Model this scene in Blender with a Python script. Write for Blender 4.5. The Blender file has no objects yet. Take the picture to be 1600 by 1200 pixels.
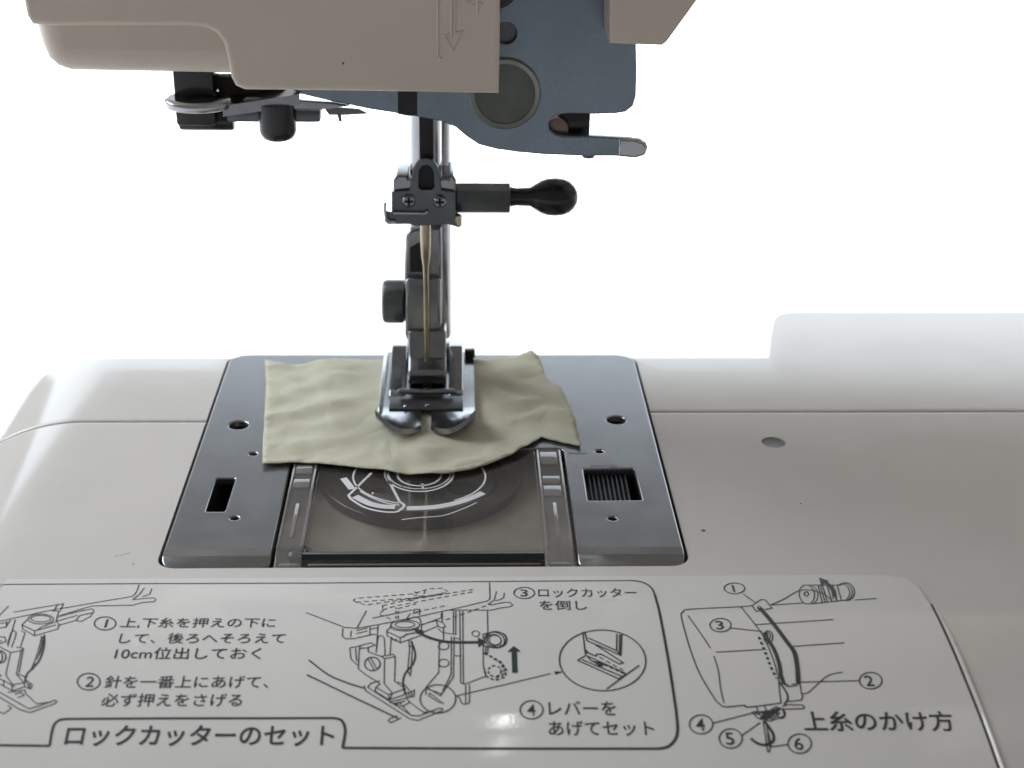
import bpy, bmesh, math, random
from mathutils import Vector, Matrix, noise
from mathutils.geometry import delaunay_2d_cdt
random.seed(7)
SC = bpy.context.scene
COL = SC.collection
S = 0.001                     # all measures below are in millimetres

# ------------------------------------------------------------------ camera
CP = (6.137, -222.565, 133.279)
RT = (0.99945, -0.03065, 0.01284); DN = (-0.00087, -0.4103, -0.91195); FW = (0.03322, 0.91144, -0.4101)
FPX = 2400.0
cam = bpy.data.cameras.new('camera'); cam.sensor_width = 36; cam.lens = 54
cam.clip_start = 0.01; cam.clip_end = 50
co = bpy.data.objects.new('camera', cam); COL.objects.link(co)
m = Matrix.Identity(4)
for i in range(3):
    m[i][0] = RT[i]; m[i][1] = -DN[i]; m[i][2] = -FW[i]; m[i][3] = CP[i] * S
co.matrix_world = m
cam.dof.use_dof = True; cam.dof.focus_distance = 0.268; cam.dof.aperture_fstop = 26
SC.camera = co

# ------------------------------------------------------------------ light
W = bpy.data.worlds.new('World'); SC.world = W; W.use_nodes = True
bg = W.node_tree.nodes['Background']
bg.inputs[0].default_value = (1.0, 0.955, 0.90, 1); bg.inputs[1].default_value = 0.22
def area(name, loc, target, sx, sy, power, color, spread=180):
    l = bpy.data.lights.new(name, 'AREA'); l.shape = 'RECTANGLE'; l.size = sx * S; l.size_y = sy * S
    l.energy = power; l.color = color; l.spread = math.radians(spread)
    o = bpy.data.objects.new(name, l); COL.objects.link(o)
    o.location = [c * S for c in loc]
    d = Vector(target) - Vector(loc)
    o.rotation_euler = d.to_track_quat('-Z', 'Y').to_euler()
    return o
area('added_table_light', (60, 960, 1400), (60, 930, -80), 1500, 1020, 17, (1.0, 0.99, 0.97), 33)  # added lamp out of view, burns the table out to white
area('side_light', (-720, 330, 640), (0, 40, 0), 620, 600, 9.5, (0.92, 0.96, 1.0))
area('window_light', (300, 2700, 530), (60, 60, 300), 3600, 1200, 31, (0.79, 0.895, 1.0))
area('window_light', (-1500, 560, 620), (-20, 60, 0), 1700, 1150, 12, (0.84, 0.92, 1.0))
area('ceiling_lamp', (37, 265, 843), (10, 0, 0), 6, 44, 0.03, (1.0, 0.99, 0.95))
area('ceiling_lamp', (35, 180, 866), (10, 0, 0), 4, 70, 0.015, (1.0, 0.99, 0.95))
vs = SC.view_settings
vs.view_transform = 'Standard'; vs.look = 'None'; vs.exposure = 0; vs.gamma = 1; vs.use_curve_mapping = False
try: SC.cycles.max_bounces = 10; SC.cycles.transparent_max_bounces = 16
except Exception: pass

# ------------------------------------------------------------------ measuring helpers
def ray(px, py):
    a = (px - 800) / FPX; b = (py - 600) / FPX
    return [a * RT[i] + b * DN[i] + FW[i] for i in range(3)]
def UY(px, py, Y):
    d = ray(px, py); t = (Y - CP[1]) / d[1]
    return (CP[0] + t * d[0], Y, CP[2] + t * d[2])
def UZ(px, py, Z=0.0):
    d = ray(px, py); t = (Z - CP[2]) / d[2]
    return (CP[0] + t * d[0], CP[1] + t * d[1], Z)
def XZ(pts, Y): return [(UY(x, y, Y)[0], UY(x, y, Y)[2]) for x, y in pts]
LR, LY = 110.0, -5.0          # radius and start of the curved front of the bed
def front(s, off=0.0):        # arc length -> (y, z) on the bed front
    if s <= 0: return (LY - s, off)
    a = s / LR
    return (LY - (LR + off) * math.sin(a), -LR + (LR + off) * math.cos(a))
def UL(px, py):               # where a point of the printed label lies: (x, arc length)
    d = ray(px, py); lo, hi = -12.0, 85.0
    for _ in range(44):
        s = (lo + hi) / 2; y, z = front(s, 0.25)
        t = (y - CP[1]) / d[1]
        if CP[2] + t * d[2] > z: hi = s
        else: lo = s
    return (CP[0] + t * d[0], s)

# ------------------------------------------------------------------ materials
def mat(name, col, rough=0.4, metal=0.0, var=0.06, vscale=60, bump=0.0, bscale=900, spec=0.5, rvar=0.0, coat=0.0, dirt=0.0):
    M = bpy.data.materials.new(name); M.use_nodes = True
    nt = M.node_tree; N = nt.nodes; L = nt.links; P = N['Principled BSDF']
    P.inputs['Roughness'].default_value = rough; P.inputs['Metallic'].default_value = metal
    P.inputs['Specular IOR Level'].default_value = spec; P.inputs['Coat Weight'].default_value = coat
    tc = N.new('ShaderNodeTexCoord')
    n1 = N.new('ShaderNodeTexNoise'); n1.inputs['Scale'].default_value = vscale; n1.inputs['Detail'].default_value = 6
    L.new(tc.outputs['Object'], n1.inputs['Vector'])
    r = N.new('ShaderNodeValToRGB')
    r.color_ramp.elements[0].position = 0.3; r.color_ramp.elements[1].position = 0.7
    r.color_ramp.elements[0].color = (*[c * (1 - var) for c in col], 1)
    r.color_ramp.elements[1].color = (*[min(1, c * (1 + var)) for c in col], 1)
    L.new(n1.outputs['Fac'], r.inputs[0])
    out = r.outputs[0]
    if dirt > 0:
        n3 = N.new('ShaderNodeTexNoise'); n3.inputs['Scale'].default_value = 260; n3.inputs['Detail'].default_value = 3
        L.new(tc.outputs['Object'], n3.inputs['Vector'])
        r3 = N.new('ShaderNodeValToRGB'); r3.color_ramp.elements[0].position = 0.70; r3.color_ramp.elements[1].position = 0.80
        r3.color_ramp.elements[1].color = (dirt, dirt, dirt, 1); r3.color_ramp.elements[0].color = (0, 0, 0, 1)
        L.new(n3.outputs['Fac'], r3.inputs[0])
        mx = N.new('ShaderNodeMix'); mx.data_type = 'RGBA'
        L.new(r3.outputs[0], mx.inputs[0]); L.new(out, mx.inputs[6]); mx.inputs[7].default_value = (0.12, 0.10, 0.08, 1)
        out = mx.outputs[2]
    L.new(out, P.inputs['Base Color'])
    if rvar > 0:
        n2 = N.new('ShaderNodeTexNoise'); n2.inputs['Scale'].default_value = 140; n2.inputs['Detail'].default_value = 8
        L.new(tc.outputs['Object'], n2.inputs['Vector'])
        mr = N.new('ShaderNodeMapRange'); mr.inputs[1].default_value = 0.3; mr.inputs[2].default_value = 0.7
        mr.inputs[3].default_value = max(0.02, rough - rvar); mr.inputs[4].default_value = rough + rvar
        L.new(n2.outputs['Fac'], mr.inputs[0]); L.new(mr.outputs[0], P.inputs['Roughness'])
    if bump > 0:
        nb = N.new('ShaderNodeTexNoise'); nb.inputs['Scale'].default_value = bscale; nb.inputs['Detail'].default_value = 3
        L.new(tc.outputs['Object'], nb.inputs['Vector'])
        b = N.new('ShaderNodeBump'); b.inputs['Strength'].default_value = bump; b.inputs['Distance'].default_value = 0.0002
        L.new(nb.outputs['Fac'], b.inputs['Height']); L.new(b.outputs[0], P.inputs['Normal'])
    return M
M = {}
M['bed'] = mat('bed_plastic', (0.57, 0.55, 0.525), 0.09, var=0.025, bump=0.03, bscale=2600, rvar=0.02, dirt=0.10)
M['cream'] = mat('cream_plastic', (0.61, 0.54, 0.47), 0.36, var=0.03, bump=0.14, bscale=2200, rvar=0.05, dirt=0.06)
M['label'] = mat('label_film', (0.635, 0.625, 0.605), 0.07, var=0.015, bump=0.02, bscale=1500, rvar=0.02)
M['ink'] = mat('black_ink', (0.035, 0.042, 0.042), 0.30, var=0.15, vscale=900)
M['ink_bold'] = mat('dark_grey_ink', (0.040, 0.050, 0.052), 0.30, var=0.15, vscale=900)
M['plate'] = mat('satin_steel', (0.265, 0.27, 0.28), 0.22, metal=0.85, var=0.025, vscale=220, bump=0.05, bscale=3000, rvar=0.02)
M['blue'] = mat('blued_steel', (0.19, 0.23, 0.275), 0.27, metal=0.9, var=0.10, vscale=45, bump=0.02, bscale=1600, rvar=0.06)
M['chrome'] = mat('chrome', (0.44, 0.45, 0.48), 0.20, metal=1.0, var=0.05, vscale=200, bump=0.04, bscale=2500, rvar=0.06)
M['dchrome'] = mat('dark_nickel', (0.27, 0.28, 0.295), 0.19, metal=1.0, var=0.10, vscale=260, bump=0.08, bscale=2500, rvar=0.08)
M['foot'] = mat('polished_nickel', (0.33, 0.335, 0.355), 0.16, metal=1.0, var=0.06, vscale=260, bump=0.04, bscale=2500, rvar=0.05)
M['gunmetal'] = mat('gunmetal', (0.13, 0.14, 0.15), 0.36, metal=0.9, var=0.12, vscale=260, bump=0.1, bscale=2500, rvar=0.08)
M['brass'] = mat('needle_steel', (0.40, 0.345, 0.25), 0.2, metal=1.0, var=0.08, vscale=300)
M['black'] = mat('black_plastic', (0.012, 0.012, 0.014), 0.22, var=0.2, vscale=200, bump=0.05, bscale=1600, rvar=0.06)
M['blackm'] = mat('black_matte', (0.012, 0.012, 0.012), 0.6, var=0.3, vscale=300, bump=0.1, bscale=1500)
M['bay'] = mat('bay_casting', (0.40, 0.372, 0.348), 0.5, metal=0.2, var=0.12, vscale=160, bump=0.15, bscale=1200)
M['race'] = mat('hook_race', (0.08, 0.078, 0.075), 0.3, metal=0.5, var=0.15, vscale=200)
M['bronze'] = mat('bronze', (0.22, 0.17, 0.145), 0.35, metal=0.9, var=0.1, vscale=200)
M['disc'] = mat('grey_green_disc', (0.105, 0.115, 0.105), 0.42, metal=0.5, var=0.15, vscale=160, bump=0.15, bscale=1200)
M['discrim'] = mat('disc_rim', (0.24, 0.245, 0.225), 0.4, metal=0.6, var=0.12, vscale=200)
M['cap'] = mat('grey_cap', (0.10, 0.097, 0.09), 0.5, var=0.08)
M['wprint'] = mat('white_print', (0.62, 0.62, 0.64), 0.4, var=0.06, vscale=500)
M['speck'] = mat('dark_speck', (0.10, 0.085, 0.07), 0.6, var=0.2)
M['paper'] = mat('white_sweep', (0.86, 0.86, 0.86), 0.9, var=0.01, spec=0.2)

def plastic_clear(name, tint, gloss_rough, haze=0.0):
    K = bpy.data.materials.new(name); K.use_nodes = True
    nt = K.node_tree; N = nt.nodes; L = nt.links; N.remove(N['Principled BSDF'])
    o = N['Material Output']
    t = N.new('ShaderNodeBsdfTransparent'); t.inputs[0].default_value = (*tint, 1)
    d = N.new('ShaderNodeBsdfDiffuse')
    no = N.new('ShaderNodeTexNoise'); no.inputs['Scale'].default_value = 120; no.inputs['Detail'].default_value = 5
    tc = N.new('ShaderNodeTexCoord'); L.new(tc.outputs['Object'], no.inputs['Vector'])
    rr = N.new('ShaderNodeValToRGB'); rr.color_ramp.elements[0].color = (0.42, 0.41, 0.40, 1); rr.color_ramp.elements[1].color = (0.56, 0.55, 0.54, 1)
    L.new(no.outputs['Fac'], rr.inputs[0]); L.new(rr.outputs[0], d.inputs[0])
    m0 = N.new('ShaderNodeMixShader'); m0.inputs[0].default_value = haze
    L.new(t.outputs[0], m0.inputs[1]); L.new(d.outputs[0], m0.inputs[2])
    g = N.new('ShaderNodeBsdfGlossy'); g.inputs['Roughness'].default_value = gloss_rough
    f = N.new('ShaderNodeFresnel'); f.inputs[0].default_value = 1.49
    mx = N.new('ShaderNodeMixShader')
    ge = N.new('ShaderNodeNewGeometry'); iv = N.new('ShaderNodeMath'); iv.operation = 'SUBTRACT'; iv.inputs[0].default_value = 1.0
    L.new(ge.outputs['Backfacing'], iv.inputs[1]); mu = N.new('ShaderNodeMath'); mu.operation = 'MULTIPLY'
    L.new(f.outputs[0], mu.inputs[0]); L.new(iv.outputs[0], mu.inputs[1]); L.new(mu.outputs[0], mx.inputs[0]); L.new(m0.outputs[0], mx.inputs[1]); L.new(g.outputs[0], mx.inputs[2])
    L.new(mx.outputs[0], o.inputs[0]); return K
M['clear'] = plastic_clear('smoked_clear_plastic', (0.90, 0.89, 0.87), 0.05, 0.05)
M['rail'] = plastic_clear('clear_rail_plastic', (0.90, 0.89, 0.88), 0.06, 0.2)

# ------------------------------------------------------------------ building helpers
def flat_caps(me):
    if 'cap_axis' in me:
        ax = Vector(me['cap_axis'])
        for p in me.polygons:
            if abs(p.normal.dot(ax)) > 0.9995: p.use_smooth = False
def link(name, me, material, parent=None, sharp=35):
    o = bpy.data.objects.new(name, me); COL.objects.link(o)
    if material: me.materials.append(material)
    if parent: o.parent = parent
    if sharp:
        for p in me.polygons: p.use_smooth = True
        me.set_sharp_from_angle(angle=math.radians(sharp))
    flat_caps(me)
    return o
def raw(name, V, Fc, material, parent=None, sharp=35):
    me = bpy.data.meshes.new(name)
    me.from_pydata([(a * S, b * S, c * S) for a, b, c in V], [], Fc); me.update()
    bm = bmesh.new(); bm.from_mesh(me); bmesh.ops.recalc_face_normals(bm, faces=bm.faces); bm.to_mesh(me); bm.free()
    return link(name, me, material, parent, sharp)
def rnd(pts, r, n=6):
    """round the corners of a polygon; r a number or one per corner"""
    out = []; k = len(pts)
    for i in range(k):
        p = Vector(pts[i]); a = Vector(pts[i - 1]); b = Vector(pts[(i + 1) % k])
        rr = r[i] if isinstance(r, (list, tuple)) else r
        if rr <= 0: out.append(tuple(p)); continue
        u = a - p; w = b - p; lu, lw = u.length, w.length; u.normalize(); w.normalize()
        ang = u.angle(w, math.pi)
        if ang > 3.0: out.append(tuple(p)); continue
        d = min(rr / math.tan(ang / 2), lu * 0.48, lw * 0.48); rr2 = d * math.tan(ang / 2)
        c = p + (u + w).normalized() * (rr2 / math.sin(ang / 2))
        s = p + u * d; e = p + w * d; v0 = s - c; v1 = e - c
        th = v0.angle(v1, 0.0); sg = 1 if v0.x * v1.y - v0.y * v1.x > 0 else -1
        for j in range(n + 1):
            q = sg * th * j / n
            out.append((c.x + v0.x * math.cos(q) - v0.y * math.sin(q), c.y + v0.x * math.sin(q) + v0.y * math.cos(q)))
    return out
def circ(cx, cy, r, n=24, ry=None):
    ry = ry or r
    return [(cx + r * math.cos(2 * math.pi * i / n), cy + ry * math.sin(2 * math.pi * i / n)) for i in range(n)]
def slab_mesh(loops, t, bev, f3, res=3):
    cu = bpy.data.curves.new('c', 'CURVE'); cu.dimensions = '2D'; cu.fill_mode = 'BOTH'
    cu.extrude = max(0.001, t / 2 - bev); cu.bevel_depth = bev; cu.bevel_resolution = res; cu.offset = -bev
    for lp in loops:
        sp = cu.splines.new('POLY'); sp.points.add(len(lp) - 1); sp.use_cyclic_u = True
        for p, q in zip(sp.points, lp): p.co = (q[0], q[1], 0, 1)
    o = bpy.data.objects.new('c', cu); COL.objects.link(o)
    dg = bpy.context.evaluated_depsgraph_get()
    me = bpy.data.meshes.new_from_object(o.evaluated_get(dg))
    bpy.data.objects.remove(o); bpy.data.curves.remove(cu)
    me.materials.clear()
    ax = Vector(f3(0, 0, 1)) - Vector(f3(0, 0, 0))
    for v in me.vertices:
        x, y, z = f3(v.co.x, v.co.y, v.co.z + t / 2); v.co = (x * S, y * S, z * S)
    bm = bmesh.new(); bm.from_mesh(me)
    bmesh.ops.remove_doubles(bm, verts=bm.verts, dist=1e-7)
    bmesh.ops.recalc_face_normals(bm, faces=bm.faces); bm.to_mesh(me); bm.free()
    me['cap_axis'] = tuple(ax.normalized())
    return me
def wall(name, loops, Y, t, material, parent, bev=0.3, sharp=35, res=3):
    """plate standing in the xz plane: front face at Y, thickness t going back"""
    return link(name, slab_mesh(loops, t, bev, lambda u, v, w: (u, Y + w, v), res), material, parent, sharp)
def sheet(name, loops, ztop, t, material, parent, bev=0.3, sharp=35, res=3):
    """plate lying in the xy plane: top at ztop"""
    return link(name, slab_mesh(loops, t, bev, lambda u, v, w: (u, v, ztop - t + w), res), material, parent, sharp)
def side(name, loops, x0, t, material, parent, bev=0.3, sharp=35, res=3):
    """plate in the yz plane, from x0 to x0+t"""
    return link(name, slab_mesh(loops, t, bev, lambda u, v, w: (x0 + w, u, v), res), material, parent, sharp)
def box(name, x0, x1, y0, y1, z0, z1, material, parent, bev=0.3, seg=2):
    bm = bmesh.new(); bmesh.ops.create_cube(bm, size=1)
    for v in bm.verts: v.co = (((x0 + x1) / 2 + v.co.x * (x1 - x0)) * S, ((y0 + y1) / 2 + v.co.y * (y1 - y0)) * S, ((z0 + z1) / 2 + v.co.z * (z1 - z0)) * S)
    if bev: bmesh.ops.bevel(bm, geom=bm.edges[:], offset=bev * S, segments=seg, affect='EDGES', profile=0.5)
    me = bpy.data.meshes.new(name); bm.to_mesh(me); bm.free()
    return link(name, me, material, parent)
def lathe(name, prof, org, axis, material, parent, seg=32, sharp=35):
    """prof: [(radius, distance along axis)]"""
    q = Vector((0, 0, 1)).rotation_difference(Vector(axis).normalized())
    V = []; Fc = []
    for r, h in prof:
        for i in range(seg):
            a = 2 * math.pi * i / seg
            V.append(tuple(Vector(org) + q @ Vector((r * math.cos(a), r * math.sin(a), h))))
    for j in range(len(prof) - 1):
        for i in range(seg):
            k = (i + 1) % seg
            Fc.append((j * seg + i, j * seg + k, (j + 1) * seg + k, (j + 1) * seg + i))
    Fc.append(tuple(range(seg))[::-1]); n = (len(prof) - 1) * seg; Fc.append(tuple(range(n, n + seg)))
    return raw(name, V, Fc, material, parent, sharp)
def rod(r, h, b=0.25):
    return [(r - b, 0), (r - b * 0.3, b * 0.3), (r, b), (r, h - b), (r - b * 0.3, h - b * 0.3), (r - b, h)]
def wire(name, pts, r, material, parent, seg=10):
    cu = bpy.data.curves.new('w', 'CURVE'); cu.dimensions = '3D'; cu.bevel_depth = r * S; cu.bevel_resolution = 3; cu.use_fill_caps = True
    sp = cu.splines.new('POLY'); sp.points.add(len(pts) - 1)
    for p, q in zip(sp.points, pts): p.co = (q[0] * S, q[1] * S, q[2] * S, 1)
    o = bpy.data.objects.new('w', cu); COL.objects.link(o)
    me = bpy.data.meshes.new_from_object(o.evaluated_get(bpy.context.evaluated_depsgraph_get()))
    bpy.data.objects.remove(o); bpy.data.curves.remove(cu); me.materials.clear()
    return link(name, me, material, parent)
def inside(p, poly):
    x, y = p; c = False; j = len(poly) - 1
    for i in range(len(poly)):
        xi, yi = poly[i]; xj, yj = poly[j]
        if (yi > y) != (yj > y) and x < (xj - xi) * (y - yi) / (yj - yi) + xi: c = not c
        j = i
    return c
def dens(pts, step, closed=False):
    out = []; n = len(pts)
    for i in range(n if closed else n - 1):
        a, b = pts[i], pts[(i + 1) % n]; d = math.hypot(b[0] - a[0], b[1] - a[1]); k = max(1, int(math.ceil(d / step)))
        for j in range(k): out.append((a[0] + (b[0] - a[0]) * j / k, a[1] + (b[1] - a[1]) * j / k))
    if not closed: out.append(tuple(pts[-1]))
    return out
def fill(poly, step, jit=0.0):
    ol = dens(poly, step, True); pts = list(ol)
    xs = [p[0] for p in ol]; ys = [p[1] for p in ol]
    y = min(ys) + step * 0.5; r = 0
    while y < max(ys):
        x = min(xs) + step * (0.5 if r % 2 else 0.0)
        while x < max(xs):
            p = (x + random.uniform(-jit, jit), y + random.uniform(-jit, jit))
            if inside(p, ol) and min((p[0] - a) ** 2 + (p[1] - b) ** 2 for a, b in ol) > (0.4 * step) ** 2: pts.append(p)
            x += step
        y += step * 0.866; r += 1
    n = len(ol)
    v, e, f, *_ = delaunay_2d_cdt([Vector(p) for p in pts], [(i, (i + 1) % n) for i in range(n)], [], 1, 1e-5)
    return [tuple(p) for p in v], [tuple(q) for q in f]

def tag(o, label=None, cat=None, kind=None):
    if label: o['label'] = label
    if cat: o['category'] = cat
    if kind: o['kind'] = kind

# ------------------------------------------------------------------ the white sweep
V = []; Fc = []
pr = [(-1200, -80), (2600, -80)]
for y, z in pr: V += [(-2200, y, z), (2400, y, z)]
for i in range(len(pr) - 1): Fc.append((2 * i, 2 * i + 1, 2 * i + 3, 2 * i + 2))
tag(raw('table', V, Fc, M['paper'], None, 60), 'plain white table top under and behind the machine', 'table', 'structure')

# ------------------------------------------------------------------ the machine
SM = bpy.data.objects.new('sewing_machine', None); COL.objects.link(SM); SM.location = (0, 0, -80 * S)
tag(SM, 'cream and white sewing machine with steel needle plate, presser foot and printed threading label', 'sewing machine')
ROOT = bpy.data.objects.new('tmp', None)
def kids_to_root():
    for o in list(COL.objects):
        if o.parent == SM: o.matrix_parent_inverse = SM.matrix_world.inverted()
bpy.context.view_layer.update()

def step_back(x):              # the bed reaches further back on the right
    pts = [(74.2, 0), (75.0, 3.5), (76.4, 10), (78.0, 16.5), (79.6, 22.5), (81.2, 25.6), (83.2, 27.0), (86.0, 27.6), (300, 27.6)]
    if x <= pts[0][0]: return 0
    for (a, b), (c, d) in zip(pts, pts[1:]):
        if x <= c: return b + (d - b) * (x - a) / (c - a)
# bed: cross-section swept along x, with the free end rounded over on the left
def bed_profile(x):
    ys = 55.7 if x < 0 else 59.8
    p = []
    a0 = math.radians(30); sx = LR * a0
    # front wall upwards
    yb, zb = front(sx); r2 = 22.0
    cx, cz = yb + r2 * math.sin(a0), zb - r2 * math.cos(a0)
    p.append((cx - r2, -79.9)); 
    for k in range(7):
        a = math.radians(90) - (math.radians(90) - a0) * k / 7
        p.append((cx - r2 * math.sin(a), cz + r2 * math.cos(a)))
    for k in range(25): p.append(front(sx * (1 - k / 24)))
    for y in (0, 12, 26, 40, ys - 6): p.append((y, 0))
    p += [(ys - 1.0, 0), (ys - 0.8, 0), (ys - 0.45, -0.12), (ys - 0.2, -0.75), (ys + 0.2, -0.75), (ys + 0.45, -0.10), (ys + 0.8, 0.05), (ys + 1.1, 0.05)]
    sb = step_back(x)
    p += [(70, 0.05), (80 + sb * 0.6, 0.03)]
    for k in range(0, 13):
        a = math.pi / 2 * k / 12; p.append((87.2 + sb + 3 * math.sin(a), -3 + 3 * math.cos(a)))
    p.append((90.2 + sb, -79.9))
    return p
xs = [-69 - 34 * math.cos(0.5 * math.pi * k / 22) for k in range(23)] + [-64, -60, -50, -30, -1, 1, 30, 50, 70, 74.2, 74.6, 75, 75.7, 76.4, 77.2, 78, 78.8, 79.6, 80.4, 81.2, 82.2, 83.2, 84.6, 86, 95, 120, 150, 180, 210]
V = []; Fc = []
for x in xs:
    d = 0
    if x < -69: d = 34 - math.sqrt(max(0, 34 ** 2 - (x + 69) ** 2))
    for i, (y, z) in enumerate(bed_profile(x)): V.append((x, y, z if z < -79 else z - d))
n = len(bed_profile(0))
for c in range(len(xs) - 1):
    for i in range(n):
        j = (i + 1) % n
        Fc.append((c * n + i, c * n + j, (c + 1) * n + j, (c + 1) * n + i))
Fc.append(tuple(range(n))); b0 = (len(xs) - 1) * n; Fc.append(tuple(range(b0, b0 + n)))
bed = raw('bed', V, Fc, M['bed'], None, 40)
def boolean(o, cutter):
    md = o.modifiers.new('b', 'BOOLEAN'); md.operation = 'DIFFERENCE'; md.object = cutter; md.solver = 'EXACT'
    me = bpy.data.meshes.new_from_object(o.evaluated_get(bpy.context.evaluated_depsgraph_get()))
    o.modifiers.clear(); old = o.data; o.data = me; bpy.data.meshes.remove(old); bpy.data.objects.remove(cutter)
rec = rnd([(-44.7, -0.9), (44.7, -0.9), (44.7, 89.2), (-44.7, 89.2)], [3.2, 3.2, 4.5, 4.5])
boolean(bed, sheet('cut', [rec], 3, 15, None, None, 0.001))
boolean(bed, sheet('cut', [circ(67.4, 45.7, 2.35)], 3, 6, None, None, 0.001))
for p in bed.data.polygons: p.use_smooth = True
bed.data.set_sharp_from_angle(angle=math.radians(28))
bed.parent = SM
lathe('screw_cap', [(2.0, 0), (2.3, 0.25), (2.3, 1.6), (2.1, 1.75), (1.2, 1.65)], (67.4, 45.7, -1.85), (0, 0, 1), M['cap'], bed)
for (px, py, r) in ((1099, 829, 0.42), (208, 881, 0.14), (1251, 787, 0.18)):
    x, y, z = UZ(px, py)
    lathe('dirt_speck', [(r, 0), (r * 0.8, 0.08)], (x, y, 0.0), (0, 0, 1), M['speck'], bed, 8)
x, y, z = UZ(190, 868)
wire('scratch_mark', [(x - 1.2, y - 0.3, 0.03), (x, y + 0.15, 0.03), (x + 1.3, y + 0.9, 0.03)], 0.018, M['cap'], bed)

# column at the right, out of the picture, that carries the arm
box('column', 150, 209, 4, 95, 0.3, 250, M['cream'], SM, 6, 4)

# needle plate: U-shaped steel plate with holes, front edge rolled down
out = rnd([(-44.1, -0.2), (-25.9, -0.2), (-25.9, 42.2), (25.9, 42.2), (25.9, -0.2), (44.1, -0.2), (44.1, 88.3), (-44.1, 88.3)], [2.6, 1.6, 1, 1, 1.6, 2.6, 4, 4])
holes = [rnd([(-39.0, 17.6), (-35.7, 17.6), (-35.5, 30.3), (-38.9, 30.3)], 0.4, 3), circ(-37.8, 52.8, 1.9), circ(37.3, 54.8, 1.9),
         circ(-33.4, 40.2, 0.75, 14), circ(-33.6, 15.2, 0.75, 14), circ(32.8, 40.9, 0.8, 14), circ(32.9, 14.6, 0.8, 14),
         rnd([(29.1, 21.2), (38.9, 21.3), (38.7, 33.8), (29.1, 33.6)], 0.4, 3), rnd([(-4.2, 66), (4.2, 66), (4.2, 69), (-4.2, 69)], 1.2, 4)]
plate = sheet('needle_plate', [out] + holes, 0.55, 1.6, M['plate'], None, 0.35)
bm = bmesh.new(); bm.from_mesh(plate.data)
for yy in (4.6, 2.6):
    bmesh.ops.bisect_plane(bm, geom=bm.verts[:] + bm.edges[:] + bm.faces[:], plane_co=(0, yy * S, 0), plane_no=(0, 1, 0))
for v in bm.verts:
    y = v.co.y / S
    if y < 4.6: v.co.z -= (0.12 * (4.6 - y) + (0.30 * (2.6 - y) if y < 2.6 else 0)) * S * 0.9
bm.to_mesh(plate.data); bm.free()
for p in plate.data.polygons: p.use_smooth = True
plate.data.set_sharp_from_angle(angle=math.radians(12)); plate.parent = SM
for p in plate.data.polygons:
    if abs(p.normal.z) > 0.97: p.use_smooth = False
# things seen in and on the plate
box('dark_well', -43.5, -26.2, 4, 87, -9, -7, M['blackm'], plate, 0.2)
box('dark_well', 26.2, 43.5, 4, 87, -9, -7, M['blackm'], plate, 0.2)
for x, y in ((-37.8, 52.8), (37.3, 54.8)):
    lathe('screw_head', [(1.75, 0), (1.75, 1.2), (1.5, 1.5), (0.3, 1.6)], (x, y - 0.35, -2.6), (0, 0, 1), M['brass'], plate)
bt = box('release_button', 29.4, 37.4, 21.7, 33.2, -3.0, -1.25, M['blackm'], plate, 0.2)
for k in range(9):
    x = 29.9 + k * 0.85
    box('ridge', x, x + 0.42, 22.0, 33.0, -1.3, -0.45, M['black'], bt, 0.12, 1)
for x, y in ((-33.4, 40.2), (-33.6, 15.2), (32.8, 40.9), (32.9, 14.6)):
    lathe('pin', [(0.55, 0), (0.55, 0.9), (0.35, 1.1)], (x + 0.35, y, -1.9), (0, 0, 1), M['chrome'], plate, 14)
x0, y0, _ = UZ(888, 708, 0.55); x1, y1, _ = UZ(917, 708, 0.55)
box('guide_line', x0, x1, y0 - 0.35, y0 + 0.2, 0.5, 0.58, M['gunmetal'], plate, 0)
ar = [UZ(a, b, 0.55)[:2] for a, b in ((922, 727), (955, 726), (951, 723.5), (966, 728), (955, 731), (957, 728.5), (922, 728.6))]
sheet('slide_arrow', [ar], 0.585, 0.05, M['gunmetal'], plate, 0.0)

# bobbin bay under the clear cover
bay = box('bobbin_bay', -27.5, 27.5, -0.4, 46, -6.4, -4.4, M['bay'], SM, 0.2)
box('bay_wall', -27.4, -26.2, 0, 43, -4.4, -1.3, M['blackm'], bay, 0.1)
box('bay_wall', 26.2, 27.4, 0, 43, -4.4, -1.3, M['blackm'], bay, 0.1)
race = sheet('hook_race', [circ(-1.4, 38.3, 19.3, 64)], -2.4, 2.0, M['race'], None, 0.4)
boolean(race, sheet('cut', [circ(-1.4, 38.3, 15.6, 64)], 3, 9.5, None, None, 0.001))
for p in race.data.polygons: p.use_smooth = True
race.data.set_sharp_from_angle(angle=math.radians(30)); race.parent = SM
bc = lathe('bobbin_case', [(15.2, 0), (15.2, 4.6), (14.7, 5.0), (13.8, 5.0), (13.6, 4.4), (11.0, 4.2), (10.8, 3.2), (6, 3.0)], (-1.4, 38.3, -9.2), (0, 0, 1), M['gunmetal'], SM, 64)
lathe('bobbin', [(10.2, 0), (10.2, 1.0), (9.9, 1.2), (4.4, 1.2), (4.0, 0.4), (2.6, 0.4), (2.4, 1.2), (1.5, 1.2)], (-1.4, 38.3, -5.9), (0, 0, 1), M['race'], bc, 48)
x, y, z = UZ(590, 765, -4)
lathe('case_screw', [(1.5, 0), (1.5, 0.6), (1.2, 0.95), (0.2, 1.05)], (x, y, -5.0), (0, 0, 1), M['chrome'], bc, 20)
x, y, z = UZ(722, 760, -4)
lathe('tension_dimple', [(3.6, 0), (3.4, 0.4), (2.4, 0.8), (0.6, 1.0)], (x, y, -5.0), (0, 0, 1), M['dchrome'], bc, 28)

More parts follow.
